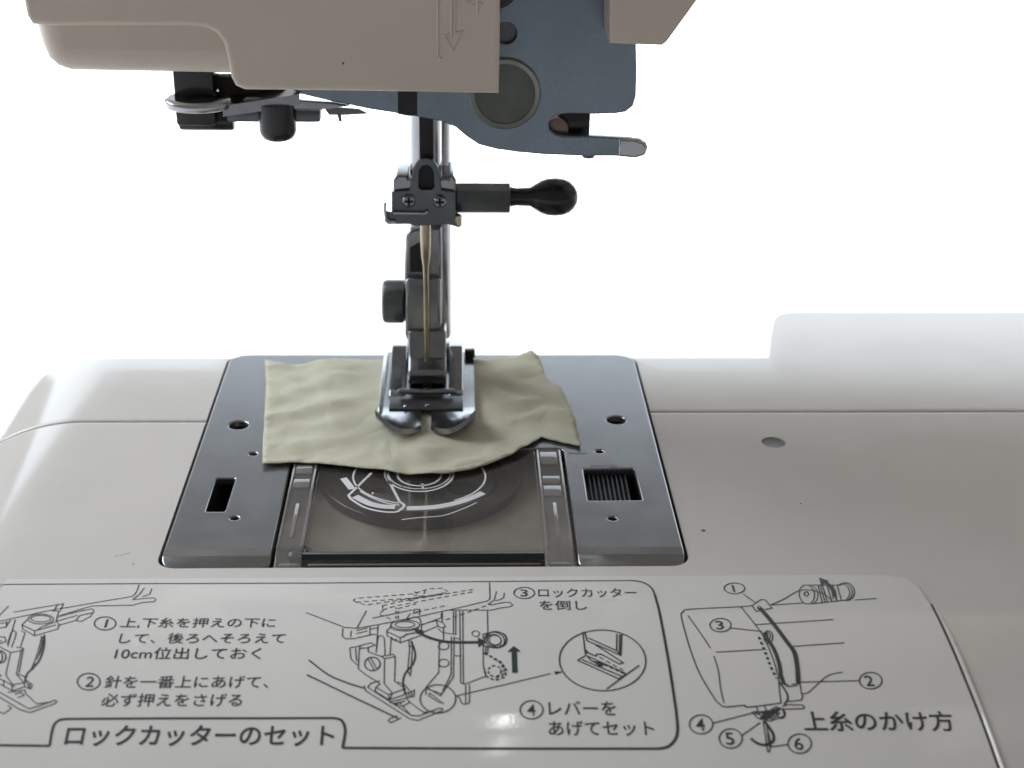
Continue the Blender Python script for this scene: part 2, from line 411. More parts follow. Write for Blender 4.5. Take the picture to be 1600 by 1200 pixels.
# the sliding clear cover
cov = sheet('bobbin_cover', [rnd([(-20.6, 3.9), (20.4, 3.9), (20.4, 41.8), (-20.6, 41.8)], 0.6, 3)], 0.42, 1.5, M['clear'], SM, 0.25)
fr = [(-0.1, -2.6), (3.6, -2.4), (3.7, -1.3), (3.4, -0.35), (3.9, 0.25), (3.0, 0.3), (2.4, -0.5), (0.5, -0.95), (-0.1, -1.3)]
side('front_lip', [fr], -20.9, 41.2, M['black'], cov, 0.12)
box('lip_strip', -19.6, 19.6, 0.9, 1.5, -0.95, -0.62, M['cap'], cov, 0.1)
for sx, a0, a1 in ((-1, -25.3, -20.7), (1, 20.5, 25.3)):
    rl = side('side_rail', [[(-0.2, -4.2), (41.6, -4.2), (41.6, 0.55), (5.0, 0.55), (3.4, 0.15), (-0.2, -0.75)]], a0, a1 - a0, M['rail'], cov, 0.3)
    xo = a0 + 0.5 if sx < 0 else a1 - 1.6
    for yy, ly in ((36.5, 2.6), (31.5, 3.2), (26.0, 3.2)) if sx < 0 else ((35, 5.0), (27.5, 2.6), (22.5, 3.8)):
        box('lug', a0 + 0.7, a1 - 0.9, yy, yy + ly, 0.5, 0.95, M['rail'], rl, 0.2)
    box('rib', (a0 + a1) / 2 - 0.35, (a0 + a1) / 2 + 0.35, 8, 20, 0.5, 0.85, M['rail'], rl, 0.15)
    box('rib', a0 + 0.1, a0 + 0.5, 4.5, 41, 0.5, 0.9, M['rail'], rl, 0.12)
    box('rib', a1 - 0.5, a1 - 0.1, 4.5, 41, 0.5, 0.9, M['rail'], rl, 0.12)
    box('foot_block', a0 + 0.6, a1 - 0.5, 0.3, 2.4, -4.1, -1.0, M['black'], rl, 0.2)
x, y, z = UZ(468, 862, -1)
lathe('latch_knob', [(1.9, 0), (2.1, 0.5), (2.1, 1.6), (1.6, 2.1)], (x, y, -2.6), (0, 0, 1), M['black'], cov, 20)

# -------- flat print on curved or flat surfaces
def ribbon_geo(pts, w, V, Fc, closed=False):
    n = len(pts)
    base = len(V); k = 0
    for i in range(n):
        a = pts[i - 1] if (i > 0 or closed) else None; b = pts[(i + 1) % n] if (i < n - 1 or closed) else None
        p = pts[i]; d1 = d2 = None
        if a and a != p: d1 = Vector((p[0] - a[0], p[1] - a[1])).normalized()
        if b and b != p: d2 = Vector((b[0] - p[0], b[1] - p[1])).normalized()
        if d1 is None: d1 = d2
        if d2 is None: d2 = d1
        t = d1 + d2
        if t.length < 0.2: t = d1
        t.normalize(); nn = Vector((-t.y, t.x)); sc = 1 / max(0.5, abs(nn.dot(Vector((-d1.y, d1.x)))))
        V.append((p[0] + nn.x * w / 2 * sc, p[1] + nn.y * w / 2 * sc)); V.append((p[0] - nn.x * w / 2 * sc, p[1] - nn.y * w / 2 * sc))
    for i in range(n if closed else n - 1):
        j = (i + 1) % n
        Fc.append((base + 2 * i, base + 2 * i + 1, base + 2 * j + 1, base + 2 * j))
def dashes(pts, on, off):
    pts = dens(pts, 0.12); out = []; cur = []; acc = 0; draw = True
    for i, p in enumerate(pts):
        if i: acc += math.hypot(p[0] - pts[i - 1][0], p[1] - pts[i - 1][1])
        if draw: cur.append(p)
        if acc > (on if draw else off):
            if draw and len(cur) > 1: out.append(cur)
            cur = []; draw = not draw; acc = 0
            if draw: cur = [p]
    if len(cur) > 1: out.append(cur)
    return out
class Print:
    def __init__(s, conv): s.V = []; s.F = []; s.conv = conv
    def line(s, pts, w=0.17, closed=False, dash=None, raw_=False):
        q = pts if raw_ else [s.conv(*p) for p in pts]
        if dash:
            if closed: q = q + [q[0]]
            for d in dashes(q, *dash): ribbon_geo(d, w, s.V, s.F)
        else: ribbon_geo(dens(q, 1.2, closed), w, s.V, s.F, closed)
    def smooth(s, pts, w=0.17, dash=None, closed=False):
        q = [s.conv(*p) for p in pts]; n = len(q); o = []
        for i in range(n - 1):
            p0 = q[max(0, i - 1)]; p1 = q[i]; p2 = q[i + 1]; p3 = q[min(n - 1, i + 2)]
            for k in range(5):
                t = k / 5
                o.append(tuple(0.5 * (2 * p1[c] + (p2[c] - p0[c]) * t + (2 * p0[c] - 5 * p1[c] + 4 * p2[c] - p3[c]) * t * t + (3 * p1[c] - p0[c] - 3 * p2[c] + p3[c]) * t ** 3) for c in (0, 1)))
        o.append(q[-1]); s.line(o, w, closed, dash, True)
    def ell(s, cx, cy, rx, ry, w=0.17, rot=0, dash=None, a0=0, a1=360):
        p = []; full = abs(a1 - a0) >= 360
        for i in range(33 - (1 if full else 0)):
            a = math.radians(a0 + (a1 - a0) * i / 32); c, d = rx * math.cos(a), ry * math.sin(a); r = math.radians(rot)
            p.append((cx + c * math.cos(r) - d * math.sin(r), cy + c * math.sin(r) + d * math.cos(r)))
        s.line(p, w, full, dash)
    def poly(s, pts):
        q = [s.conv(*p) for p in pts]; b = len(s.V); s.V += q; s.F.append(tuple(range(b, b + len(q))))
    def build(s, name, material, parent, to3):
        me = bpy.data.meshes.new(name)
        me.from_pydata([tuple(c * S for c in to3(*v)) for v in s.V], [], s.F); me.update()
        bm = bmesh.new(); bm.from_mesh(me); bmesh.ops.recalc_face_normals(bm, faces=bm.faces)
        for f in bm.faces:
            if f.normal.z < 0: f.normal_flip()
        bm.to_mesh(me); bm.free()
        return link(name, me, material, parent, 0)
INK = 0.06
def on_label(x, s): y, z = front(s, 0.25 + INK); return (x, y, z)
def zoomA(x, y): return UL(x * 0.3, 890 + y * 0.3)
def zoomB(x, y): return UL(440 + x * 0.2625, 890 + y * 0.2625)
def zoomC(x, y): return UL(740 + x * 0.25825, 890 + y * 0.25825)
def zoomD(x, y): return UL(1040 + x * 0.35, 880 + y * 0.35)

# white print on the bobbin cover
w = Print(lambda x, y: UZ(400 + x * 0.325, 680 + y * 0.325, 0.5)[:2])
w.ell(785, 182, 165, 88, 0.42); w.ell(785, 182, 150, 75, 0.25); w.ell(785, 190, 105, 52, 0.4)
w.ell(785, 200, 318, 132, 0.34, a0=-20, a1=58); w.ell(785, 200, 318, 132, 0.34, a0=108, a1=200)
w.line([(555, 180), (445, 288), (455, 305)], 0.5); w.smooth([(455, 305), (520, 345), (600, 365), (670, 368), (700, 352), (712, 335), (690, 318)], 0.5)
w.line([(690, 318), (625, 190)], 0.5); w.smooth([(500, 268), (560, 300), (630, 325), (690, 335)], 0.35)
w.smooth([(476, 292), (540, 325), (600, 340), (668, 345)], 1.5)
w.smooth([(725, 350), (850, 345), (960, 325), (1040, 298), (1092, 275)], 1.45)
w.smooth([(420, 205), (440, 230), (462, 258)], 1.3)
w.line([(800, 232), (803, 255)], 0.4)
w.smooth([(700, 405), (780, 395), (900, 385), (1000, 350), (1062, 322)], 0.25)
w.build('printed_thread_guide', M['wprint'], cov, lambda x, y: (x, y, 0.46))

# ------------------------------------------------------------------ the printed label on the bed front
edge = [UL(*p) for p in ((1300, 898.5), (1380, 899), (1412, 903), (1435, 917), (1452, 942), (1480, 1000), (1506, 1062), (1531, 1125), (1556, 1195))]
lab = [(-68, edge[0][1])] + edge + [(edge[-1][0] + 1.2, 52), (-68, 52)]
v2, f2 = fill(lab, 3.0)
V = [(x, *front(s, 0.25)) for x, s in v2]; k = len(V); V += [(x, *front(s, -0.3)) for x, s in v2]
ol = dens(lab, 3.0, True); no = len(ol)
Fc = [tuple(q) for q in f2] + [tuple(i + k for i in q[::-1]) for q in f2] + [(i, (i + 1) % no, (i + 1) % no + k, i + k) for i in range(no)]
LB = raw('instruction_label', V, Fc, M['label'], SM, 40)
tag(LB, 'glossy printed label with Japanese threading instructions and line drawings')
pt = Print(None)
pt.line([(p[0] + 0.35, p[1]) for p in edge[4:]] + [(edge[-1][0] + 1.5, 52)], 0.35, raw_=True)
pt.line([(-68, edge[0][1] - 0.16)] + [(p[0] + 0.05, p[1] - 0.16) for p in edge[:4]], 0.16, raw_=True)  # dark line along the top paints in the thin shadow above the label
pt.build('gap_and_shadow_line', M['cap'], LB, lambda x, s: (x, *front(s, 0.05)))

bead = [(p[0] + 0.95, p[1]) for p in edge[3:]] + [(edge[-1][0] + 2.1, 52)]
bd = dens(bead, 1.5)
wire('label_rim', [(x, *front(q, -0.12 - 0.42 * max(0, 1 - i / 14))) for i, (x, q) in enumerate(bd)], 0.45, M['bed'], LB)
# frame
A = lambda *q: [(x * 0.3, 890 + y * 0.3) for x, y in q]
Bq = lambda *q: [(440 + x * 0.2625, 890 + y * 0.2625) for x, y in q]
Cq = lambda *q: [(740 + x * 0.25825, 890 + y * 0.25825) for x, y in q]
f = Print(UL)
f.line([(-20, 913.5), (240, 912), (480, 911.3), (740, 909), (985, 907.3)], 0.2)
f.smooth([(985, 907.3)] + Cq((1000, 72), (1050, 90), (1080, 118), (1095, 150)), 0.3)
f.line(Cq((1095, 150), (1120, 240), (1180, 560), (1225, 860), (1233, 940)), 0.42)
f.smooth(Cq((1233, 940), (1232, 990), (1215, 1035), (1175, 1072), (1120, 1084)), 0.42)
f.line(Cq((1120, 1084), (600, 1084), (0, 1083)) + Bq((362, 1062)), 0.38)
f.smooth(Bq((362, 1062), (372, 1010), (378, 960), (368, 915), (345, 892), (305, 884)), 0.40)
f.line(Bq((305, 884), (0, 885)) + A((900, 775), (350, 778)), 0.36)
f.smooth(A((350, 778), (310, 784), (285, 804), (271, 840), (258, 918)), 0.36)
f.line(A((258, 918), (0, 915), (-60, 915)), 0.36)
f.build('printed_frame', M['ink'], LB, on_label)

# left drawing
a = Print(zoomA)
for q in ([(-40, 278), (250, 215), (690, 140), (708, 122), (725, 80)], [(310, 240), (480, 190), (690, 186), (740, 172), (800, 168), (812, 157), (800, 148), (770, 149), (690, 157), (728, 128), (752, 95)],
          [(790, 100), (780, 128), (740, 142)], [(-10, 245), (45, 190)], [(70, 222), (330, 178), (312, 218)], [(300, 180), (280, 215)],
          [(270, 215), (306, 217), (292, 268), (308, 287), (300, 310), (180, 345), (118, 310), (114, 287), (150, 255)], [(116, 290), (180, 320), (180, 345)], [(180, 320), (292, 288)],
          [(190, 318), (215, 300), (300, 268), (405, 238)], [(300, 248), (400, 220), (480, 205), (490, 216), (470, 245), (420, 272), (395, 265), (300, 292)], [(395, 265), (415, 240), (480, 225)],
          [(80, 260), (40, 400)], [(110, 320), (130, 330), (107, 402)], [(35, 270), (32, 300)], [(-10, 306), (30, 300), (55, 262)], [(0, 282), (34, 276)],
          [(60, 405), (80, 350), (84, 328), (72, 317), (56, 330), (38, 390)], [(-10, 350), (25, 352), (30, 375), (-10, 388)],
          [(-10, 398), (55, 432), (110, 422), (122, 411), (85, 403)], [(55, 432), (30, 545), (40, 565), (75, 612)], [(110, 422), (85, 545), (125, 592)], [(122, 412), (98, 540)],
          [(-10, 372), (10, 372)], [(-10, 565), (60, 600), (125, 590), (128, 610), (65, 632), (-10, 592)], [(60, 600), (65, 632)], [(20, 575), (18, 605)],
          [(-10, 635), (150, 725), (200, 712), (285, 680), (296, 686), (285, 698), (155, 745), (100, 728), (-10, 660)], [(40, 640), (130, 628), (132, 645), (190, 700), (262, 690)],
          [(75, 650), (110, 640), (125, 655), (90, 668)], [(130, 572), (168, 600), (160, 622), (130, 612)], [(140, 585), (148, 612)], [(155, 590), (152, 618)], [(-10, 740), (20, 750), (60, 722), (40, 708)],
          [(90, 545), (125, 555), (135, 580)], [(-10, 545), (5, 552), (-10, 560)]):
    a.line(q, 0.15)
a.ell(212, 258, 66, 26, 0.15); a.ell(212, 256, 52, 17, 0.15); a.ell(0, 455, 30, 32, 0.2); a.ell(0, 455, 12, 26, 0.2)
a.smooth([(230, 340), (229, 400), (206, 470), (168, 515), (140, 545), (128, 590)], 0.28)
for q in ([(215, 345), (213, 372), (190, 450), (175, 490), (163, 515), (172, 520), (182, 490)], [(205, 374), (232, 375)], [(222, 350), (222, 372), (200, 450)], [(228, 372), (210, 430), (190, 470)]): a.line(q, 0.14)
a.build('printed_drawing', M['ink'], LB, on_label)

# middle drawing
b = Print(zoomB)
for q in ([(145, 257), (375, 345), (450, 350), (575, 328), (830, 277), (1080, 222), (1225, 187), (1240, 175), (1237, 78)], [(505, 245), (450, 345)],
          [(1000, 242), (1245, 242), (1310, 228), (1360, 222), (1375, 210), (1362, 197), (1330, 195), (1250, 210), (1230, 206), (1265, 182), (1278, 130)], [(1325, 140), (1322, 165), (1305, 178), (1270, 186)],
          [(365, 350), (360, 395), (380, 413), (430, 411), (525, 390), (525, 342)], [(415, 365), (409, 402)], [(445, 364), (510, 348)], [(445, 382), (510, 366)], [(525, 356), (570, 347)], [(528, 388), (562, 386)],
          [(574, 332), (562, 495)], [(652, 402), (645, 510)], [(650, 342), (625, 365), (628, 395), (705, 436), (830, 392), (832, 330), (822, 290), (790, 282), (740, 303)],
          [(628, 370), (705, 406), (705, 436)], [(705, 406), (760, 382), (800, 375)], [(655, 405), (662, 418), (682, 426), (682, 412)], [(720, 405), (740, 385), (790, 380)],
          [(832, 330), (950, 288), (950, 262)], [(832, 378), (930, 336), (950, 347), (975, 341), (962, 318), (920, 302), (832, 328)], [(930, 336), (918, 303)],
          [(955, 252), (955, 318)], [(963, 345), (963, 430)], [(930, 350), (950, 372), (1000, 382), (1036, 386), (1036, 246)], [(1022, 248), (1022, 384)], [(1060, 246), (1065, 675), (1090, 683), (1215, 635)],
          [(1078, 248), (1080, 600), (1082, 680)], [(1224, 243), (1227, 378), (1198, 385), (1200, 575), (1215, 635)], [(1030, 410), (1062, 412)], [(1030, 512), (1062, 516)],
          [(1205, 455), (1228, 462), (1225, 500), (1205, 496)], [(1215, 460), (1213, 495)], [(1198, 388), (1230, 375)], [(1200, 452), (1235, 462), (1265, 468)],
          [(938, 430), (935, 612), (860, 700), (945, 752), (1022, 640), (1026, 400)], [(1010, 400), (1008, 625), (958, 722)], [(860, 700), (858, 748)], [(868, 712), (948, 738), (950, 752)],
          [(880, 735), (965, 798), (935, 790), (876, 752), (880, 735)], [(1040, 752), (1062, 768), (1068, 792), (1082, 801), (1106, 800), (1118, 790), (1118, 684)], [(1095, 690), (1095, 798)], 
          [(405, 467), (455, 457), (530, 436), (556, 450), (515, 464), (515, 490), (590, 517), (665, 505), (676, 519), (672, 665), (735, 710), (730, 745), (640, 776), (556, 725), (560, 700)],
          [(470, 452), (462, 470), (456, 592), (500, 626), (586, 680)], [(405, 467), (412, 530), (432, 552), (452, 570)], [(440, 468), (445, 540), (455, 548)], [(515, 466), (465, 470)],
          [(590, 517), (612, 530), (672, 520)], [(612, 530), (610, 680), (660, 737), (735, 710)], [(660, 737), (642, 774)], [(562, 702), (635, 745), (660, 737)], [(635, 745), (640, 774)], [(586, 680), (562, 700)],
          [(515, 535), (552, 600)], [(530, 528), (568, 594)], [(755, 420), (762, 460), (750, 600), (764, 636), (770, 600), (778, 460), (768, 420)], [(752, 458), (778, 458)],
          [(740, 738), (790, 718), (786, 755), (745, 762), (740, 738)], [(755, 728), (760, 758)], [(772, 724), (775, 756)], [(690, 668), (735, 690), (760, 720)],
          [(490, 690), (500, 722), (760, 888), (810, 898), (950, 842), (959, 830), (940, 825), (815, 872), (770, 868), (512, 702), (530, 677), (585, 662)], [(640, 790), (740, 765), (762, 790), (720, 815), (640, 790)],
          [(720, 815), (770, 868)], [(762, 790), (842, 850), (870, 848)], [(660, 800), (700, 790), (715, 805)], [(690, 870), (645, 886), (634, 902), (650, 912), (712, 882)], [(675, 800), (735, 782)],
          [(1040, 752), (1330, 685), (1600, 620)], [(540, 290), (780, 240)], [(785, 262), (790, 238), (822, 236), (818, 272)], [(765, 262), (740, 300)]):
    b.line(q, 0.16)
for q in ([(160, 538), (280, 628), (400, 678), (490, 706)], [(150, 627), (420, 757), (690, 885)]): b.smooth(q, 0.26)
b.smooth([(772, 428), (795, 500), (782, 560), (738, 615), (722, 670), (735, 742)], 0.28)
b.smooth([(565, 470), (574, 405), (592, 396), (610, 412), (615, 510)], 0.15)
b.ell(735, 330, 86, 28, 0.17); b.ell(733, 340, 86, 26, 0.14, a0=10, a1=190); b.ell(733, 328, 58, 18, 0.15); b.ell(540, 562, 46, 40, 0.2)
b.ell(965, 455, 30, 23, 0.15); b.ell(965, 557, 30, 23, 0.15); b.ell(955, 460, 22, 16, 0.15, a0=60, a1=190); b.ell(955, 563, 22, 16, 0.15, a0=60, a1=190)
b.ell(1155, 382, 22, 17, 0.15); b.ell(930, 770, 106, 84, 0.19); b.ell(1268, 420, 60, 46, 0.2, 15); b.ell(1280, 416, 60, 46, 0.2, 15); b.ell(1290, 413, 50, 42, 0.22, 15, a0=-70, a1=70); b.ell(1265, 420, 42, 33, 0.17, 15); b.ell(1270, 420, 36, 28, 0.14, 15)
D2 = (0.75, 0.4)
for q in ([(425, 187), (440, 172), (780, 145), (880, 115), (958, 111), (985, 130), (930, 150), (500, 212), (425, 187)], [(600, 215), (760, 180), (1145, 118)], [(600, 242), (680, 216), (960, 165), (1145, 132)],
          [(680, 295), (680, 225)], [(694, 295), (694, 232), (800, 205)], [(600, 215), (602, 245), (580, 266), (660, 300)], [(800, 252), (990, 212)], [(440, 195), (780, 170), (980, 140)], [(760, 190), (800, 170), (960, 148)],
          [(780, 150), (835, 162), (855, 128)], [(790, 132), (825, 160)], [(975, 300), (1100, 258), (1245, 205)], [(780, 262), (830, 252)]): b.line(q, 0.17, dash=D2)
b.line([(1205, 500), (1250, 520), (1310, 555), (1338, 600), (1326, 640), (1270, 660), (1216, 636), (1204, 590)], 0.3, dash=(0.55, 0.3))
b.line([(1235, 515), (1300, 555), (1325, 598), (1312, 632), (1270, 645)], 0.22, dash=(0.55, 0.3)); b.ell(1268, 605, 38, 32, 0.24, dash=(0.5, 0.3))
b.build('printed_drawing', M['ink'], LB, on_label)
k = Print(zoomB)
k.smooth([(810, 368), (850, 394), (920, 419), (1000, 432), (1090, 434), (1175, 433)], 0.55)
k.poly([(1168, 402), (1215, 434), (1170, 465)]); k.poly([(785, 350), (842, 362), (850, 398), (800, 380)])
k.poly([(1372, 615), (1405, 614), (1400, 490), (1423, 487), (1382, 456), (1343, 490), (1368, 491)])
k.build('printed_arrows', M['ink_bold'], LB, on_label)

# detail circle
c = Print(zoomC)
c.ell(780, 550, 262, 184, 0.22, 2)
for q in ([(660, 378), (675, 510), (690, 500), (672, 482)], [(672, 376), (686, 432), (760, 462), (890, 520), (896, 390)], [(694, 415), (865, 492), (866, 390)], [(866, 492), (890, 520)], [(884, 392), (882, 505)],
          [(735, 455), (905, 565), (880, 572), (770, 512), (745, 512), (738, 525), (700, 508), (678, 492)], [(628, 550), (680, 520), (925, 632), (878, 662), (628, 550)], [(655, 546), (895, 646)], [(690, 530), (712, 552), (745, 568)], [(1002, 580), (805, 722)], [(755, 560), (780, 575), (760, 590)]): c.line(q, 0.22)
c.line([(760, 530), (830, 570), (905, 610)], 0.2, dash=(0.7, 0.4)); c.line([(790, 575), (910, 630)], 0.3, dash=(0.5, 0.3)); c.poly([(720, 552), (760, 560), (790, 582), (760, 590)])
c.poly([(488, 617), (540, 618), (494, 637)])
c.build('printed_drawing', M['ink'], LB, on_label)

# right drawing
d = Print(zoomD)
d.smooth([(335, 195), (110, 206), (78, 218), (70, 242), (105, 370), (150, 490), (215, 600), (240, 628), (268, 642), (350, 635), (368, 643), (515, 625)], 0.2)
for q in ([(100, 235), (200, 380)], [(225, 398), (450, 385)], [(335, 195), (385, 190)], [(470, 187), (620, 178)], [(845, 165), (942, 158)], [(400, 275), (748, 252)], [(570, 372), (798, 356)], [(345, 137), (402, 178)],
          [(290, 290), (430, 305)], [(862, 525), (590, 532)], [(210, 715), (392, 668)], [(340, 770), (422, 712)], [(548, 810), (470, 820)], [(385, 190), (425, 163), (445, 165), (475, 201), (430, 210), (404, 216), (385, 190)],
          [(503, 500), (508, 570), (515, 625)], [(600, 540), (606, 585), (612, 590), (606, 612), (545, 618)], [(490, 642), (525, 652), (612, 650), (620, 642), (610, 634), (545, 632), (520, 640)],
          [(405, 640), (412, 665)], [(440, 637), (452, 660)], [(435, 705), (455, 842), (462, 842), (470, 815), (446, 705)], [(450, 712), (462, 820)], [(385, 665), (410, 692), (468, 705), (530, 682), (522, 650), (440, 662), (385, 665)],
          [(400, 668), (440, 690), (500, 650)], [(420, 700), (470, 655), (495, 640)], [(390, 675), (450, 665), (470, 690)], [(430, 690), (475, 695), (512, 668)], [(440, 700), (445, 670), (490, 660)],
          [(640, 98), (780, 98)], [(655, 182), (805, 165)], [(680, 100), (700, 180)], [(700, 100), (722, 176)], [(720, 100), (742, 172)], [(745, 100), (765, 170)], [(765, 98), (785, 168)], [(690, 100), (712, 178)]): d.line(q, 0.18)
d.smooth([(215, 415), (235, 480), (245, 560), (260, 625)], 0.18); d.smooth([(335, 195), (400, 275), (440, 335), (480, 430), (500, 500)], 0.18)
d.smooth([(606, 582), (640, 575), (720, 505), (790, 487)], 0.16); d.smooth([(470, 186), (530, 160), (590, 125), (640, 120), (700, 135), (740, 165)], 0.2)
d.smooth([(505, 530), (535, 570), (545, 605), (528, 632)], 0.28); d.smooth([(440, 705), (478, 760), (478, 796), (440, 812), (405, 802), (380, 783)], 0.42)
d.ell(458, 330, 20, 28, 0.2); d.ell(455, 328, 12, 20, 0.16); d.ell(515, 672, 18, 21, 0.22); d.ell(418, 200, 8, 7, 0.16)
d.ell(630, 140, 34, 43, 0.18, -12); d.ell(645, 140, 34, 43, 0.16, -12, a0=-80, a1=95); d.ell(628, 138, 9, 10, 0.2); d.ell(805, 128, 38, 40, 0.18, -12, a0=-120, a1=90); d.ell(795, 130, 38, 40, 0.16, -12, a0=-120, a1=90); d.ell(785, 132, 36, 38, 0.16, -12, a0=-110, a1=80)
d.smooth([(416, 330), (445, 400), (470, 465), (495, 515)], 0.42, dash=(0.5, 0.5)); d.smooth([(527, 540), (545, 542), (580, 540)], 0.2, dash=(0.7, 0.4)); d.line([(530, 540), (540, 551), (578, 549), (596, 536)], 0.18)
for (x, y, rx, ry) in ((307, 113, 46, 24), (245, 277, 47, 30), (915, 525, 50, 37), (158, 720, 52, 42), (290, 783, 51, 43), (598, 806, 52, 43)): d.ell(x, y, rx, ry, 0.2)
d.build('printed_drawing', M['ink'], LB, on_label)
g = Print(zoomD)
for o in (-7, 0, 7): g.smooth([(420 + o, 200), (480 + o, 270), (540 + o, 350), (575 + o, 400), (588 + o, 470), (592 + o, 538)], 0.26)
for o in (-6, 3): g.smooth([(452 + o, 335), (485 + o, 385), (508 + o, 450), (516 + o, 500), (530 + o, 542)], 0.3)
g.smooth([(755, 150), (742, 112), (712, 84)], 0.7); g.poly([(684, 64), (728, 80), (710, 90), (694, 102)]); g.line([(755, 120), (762, 162)], 0.3, dash=(0.2, 0.2)); g.line([(745, 120), (748, 162)], 0.3, dash=(0.2, 0.2))
g.poly([(430, 310), (455, 312), (462, 345), (440, 325)]); g.poly([(420, 692), (445, 655), (470, 662), (500, 645), (512, 655), (470, 690), (440, 702)])
g.build('printed_thread_bands', M['ink_bold'], LB, on_label)

# lettering
def lettering(name, text, conv, x0, x1, base, top, bold=0.0, parent=None, mt='ink', to3=on_label):
    cu = bpy.data.curves.new('t', 'FONT'); cu.body = text; cu.size = 1; cu.resolution_u = 4; cu.offset = bold; cu.fill_mode = 'FRONT'
    o = bpy.data.objects.new('t', cu); COL.objects.link(o)
    me = bpy.data.meshes.new_from_object(o.evaluated_get(bpy.context.evaluated_depsgraph_get()))
    bpy.data.objects.remove(o); bpy.data.curves.remove(cu); me.materials.clear()
    X = [v.co.x for v in me.vertices]; Y = [v.co.y for v in me.vertices]
    ax, bx, ay, by = min(X), max(X), min(Y), max(Y)
    p0 = conv(x0, base); p1 = conv(x1, base); pT = conv((x0 + x1) / 2, top); pB = conv((x0 + x1) / 2, base)
    h = pB[1] - pT[1]
    bm = bmesh.new(); bm.from_mesh(me)
    for v in bm.verts:
        u = (v.co.x - ax) / (bx - ax); t = (v.co.y - ay) / (by - ay)
        x = p0[0] + (p1[0] - p0[0]) * u; s = p0[1] + (p1[1] - p0[1]) * u - h * t
        v.co = tuple(q * S for q in to3(x, s))
    bmesh.ops.recalc_face_normals(bm, faces=bm.faces)
    for fa in bm.faces:
        if fa.normal.z < 0: fa.normal_flip()
    bm.to_mesh(me); bm.free()
    return link(name, me, M[mt], parent or LB, 0)
T = 'printed_text'
lettering(T, '上,下糸を押えの下に', zoomA, 622, 1430, 305, 252, 0.004)
lettering(T, 'して、後ろへそろえて', zoomA, 615, 1482, 386, 331, 0.004)
lettering(T, '10cm位出しておく', zoomA, 592, 1356, 468, 406, 0.004)
lettering(T, '針を一番上にあげて、', zoomA, 540, 1395, 618, 553, 0.004)
lettering(T, '必ず押えをさげる', zoomA, 522, 1256, 714, 646, 0.004)
lettering(T, 'ロックカッターのセット', UL, 99, 521, 1166, 1133, 0.014)
lettering(T, 'ロックカッター', zoomC, 392, 990, 168, 114, 0.004)
lettering(T, 'を倒し', zoomC, 400, 688, 246, 188, 0.004)
lettering(T, 'レバーを', zoomC, 455, 865, 882, 796, 0.006)
lettering(T, 'あげてセット', zoomC, 455, 1096, 1006, 916, 0.006)
lettering(T, '上糸のかけ方', zoomD, 622, 1296, 752, 660, 0.014)
for txt, cv, x, y, rx, ry in (('1', zoomA, 547, 281, 56, 34), ('2', zoomA, 462, 584, 59, 43), ('3', zoomC, 306, 142, 62, 34), ('4', zoomC, 350, 849, 69, 55)):
    cn = Print(cv); cn.ell(x, y, rx, ry, 0.2); cn.build('printed_circle', M['ink'], LB, on_label)
    wd = rx * (0.10 if txt == '1' else 0.36); lettering('printed_digit', txt, cv, x - wd, x + wd, y + ry * 0.62, y - ry * 0.60, 0.0 if txt == '1' else 0.006)
for txt, x, y, rx, ry in (('1', 307, 113, 46, 24), ('3', 245, 277, 47, 30), ('2', 915, 525, 50, 37), ('4', 158, 720, 52, 42), ('5', 290, 783, 51, 43), ('6', 598, 806, 52, 43)):
    wd = rx * (0.10 if txt == '1' else 0.38); lettering('printed_digit', txt, zoomD, x - wd, x + wd, y + ry * 0.66, y - ry * 0.62, 0.0 if txt == '1' else 0.008)

# ------------------------------------------------------------------ head
HY = 40.0
face = XZ([(30, -70), (36, 0), (41, 25), (50, 39), (75, 41), (200, 41), (300, 41), (322, 44), (338, 52), (349, 68), (355, 92), (361, 122), (368, 135), (382, 141), (560, 143), (779.5, 147), (781, 60), (782, -70)], HY)
face[0] = (face[0][0], 194.0); face[-1] = (face[-1][0], 194.0)
HC = wall('face_cover', [face], HY, 14, M['cream'], SM, 0.9, 40, 5)
low = XZ([(36, -70), (41, 0), (47, 35), (57, 72), (68, 96), (84, 110), (105, 117), (160, 118), (345, 121), (380, 124), (420, 124), (420, -70)], 42.4)
low[0] = (low[0][0], 192.0); low[-1] = (low[-1][0], 192.0)
hl = wall('head_shell', [low], 42.4, 62, M['cream'], SM, 4.5, 50, 6)
x1, z1 = XZ([(779, 20)], HY)[0]; x0 = XZ([(420, 20)], HY)[0][0]
box('head_back', x0 - 2, x1 - 1, 61, 104, 84, 191, M['cream'], SM, 2, 3)
# embossed marks
def emboss(pts, w, h=0.22):
    p = Print(lambda x, y: XZ([(x, y)], HY)[0]); 
    q = [XZ([pp], HY)[0] for pp in pts]
    wire('embossed_mark', [(a_, HY - 0.02, b_) for a_, b_ in q], w, M['cream'], HC)
emboss([(684, -40), (684, 85), (686, 90), (691, 93)], 0.22)
emboss([(705, -40), (705, 60)], 0.26); emboss([(711, -40), (711, 52)], 0.2)
emboss([(703, 53), (694, 55), (708, 79), (724, 48), (713, 51)], 0.2)
emboss([(728, -10), (729, 5), (733, 2)], 0.2); emboss([(745, -10), (746, 20)], 0.26); emboss([(738, 8), (746, 4), (755, 8)], 0.2)
x, z = XZ([(536, 99)], HY)[0]
lathe('dirt_speck', [(0.24, 0), (0.18, 0.1)], (x, HY + 0.02, z), (0, -1, 0), M['speck'], HC, 8)

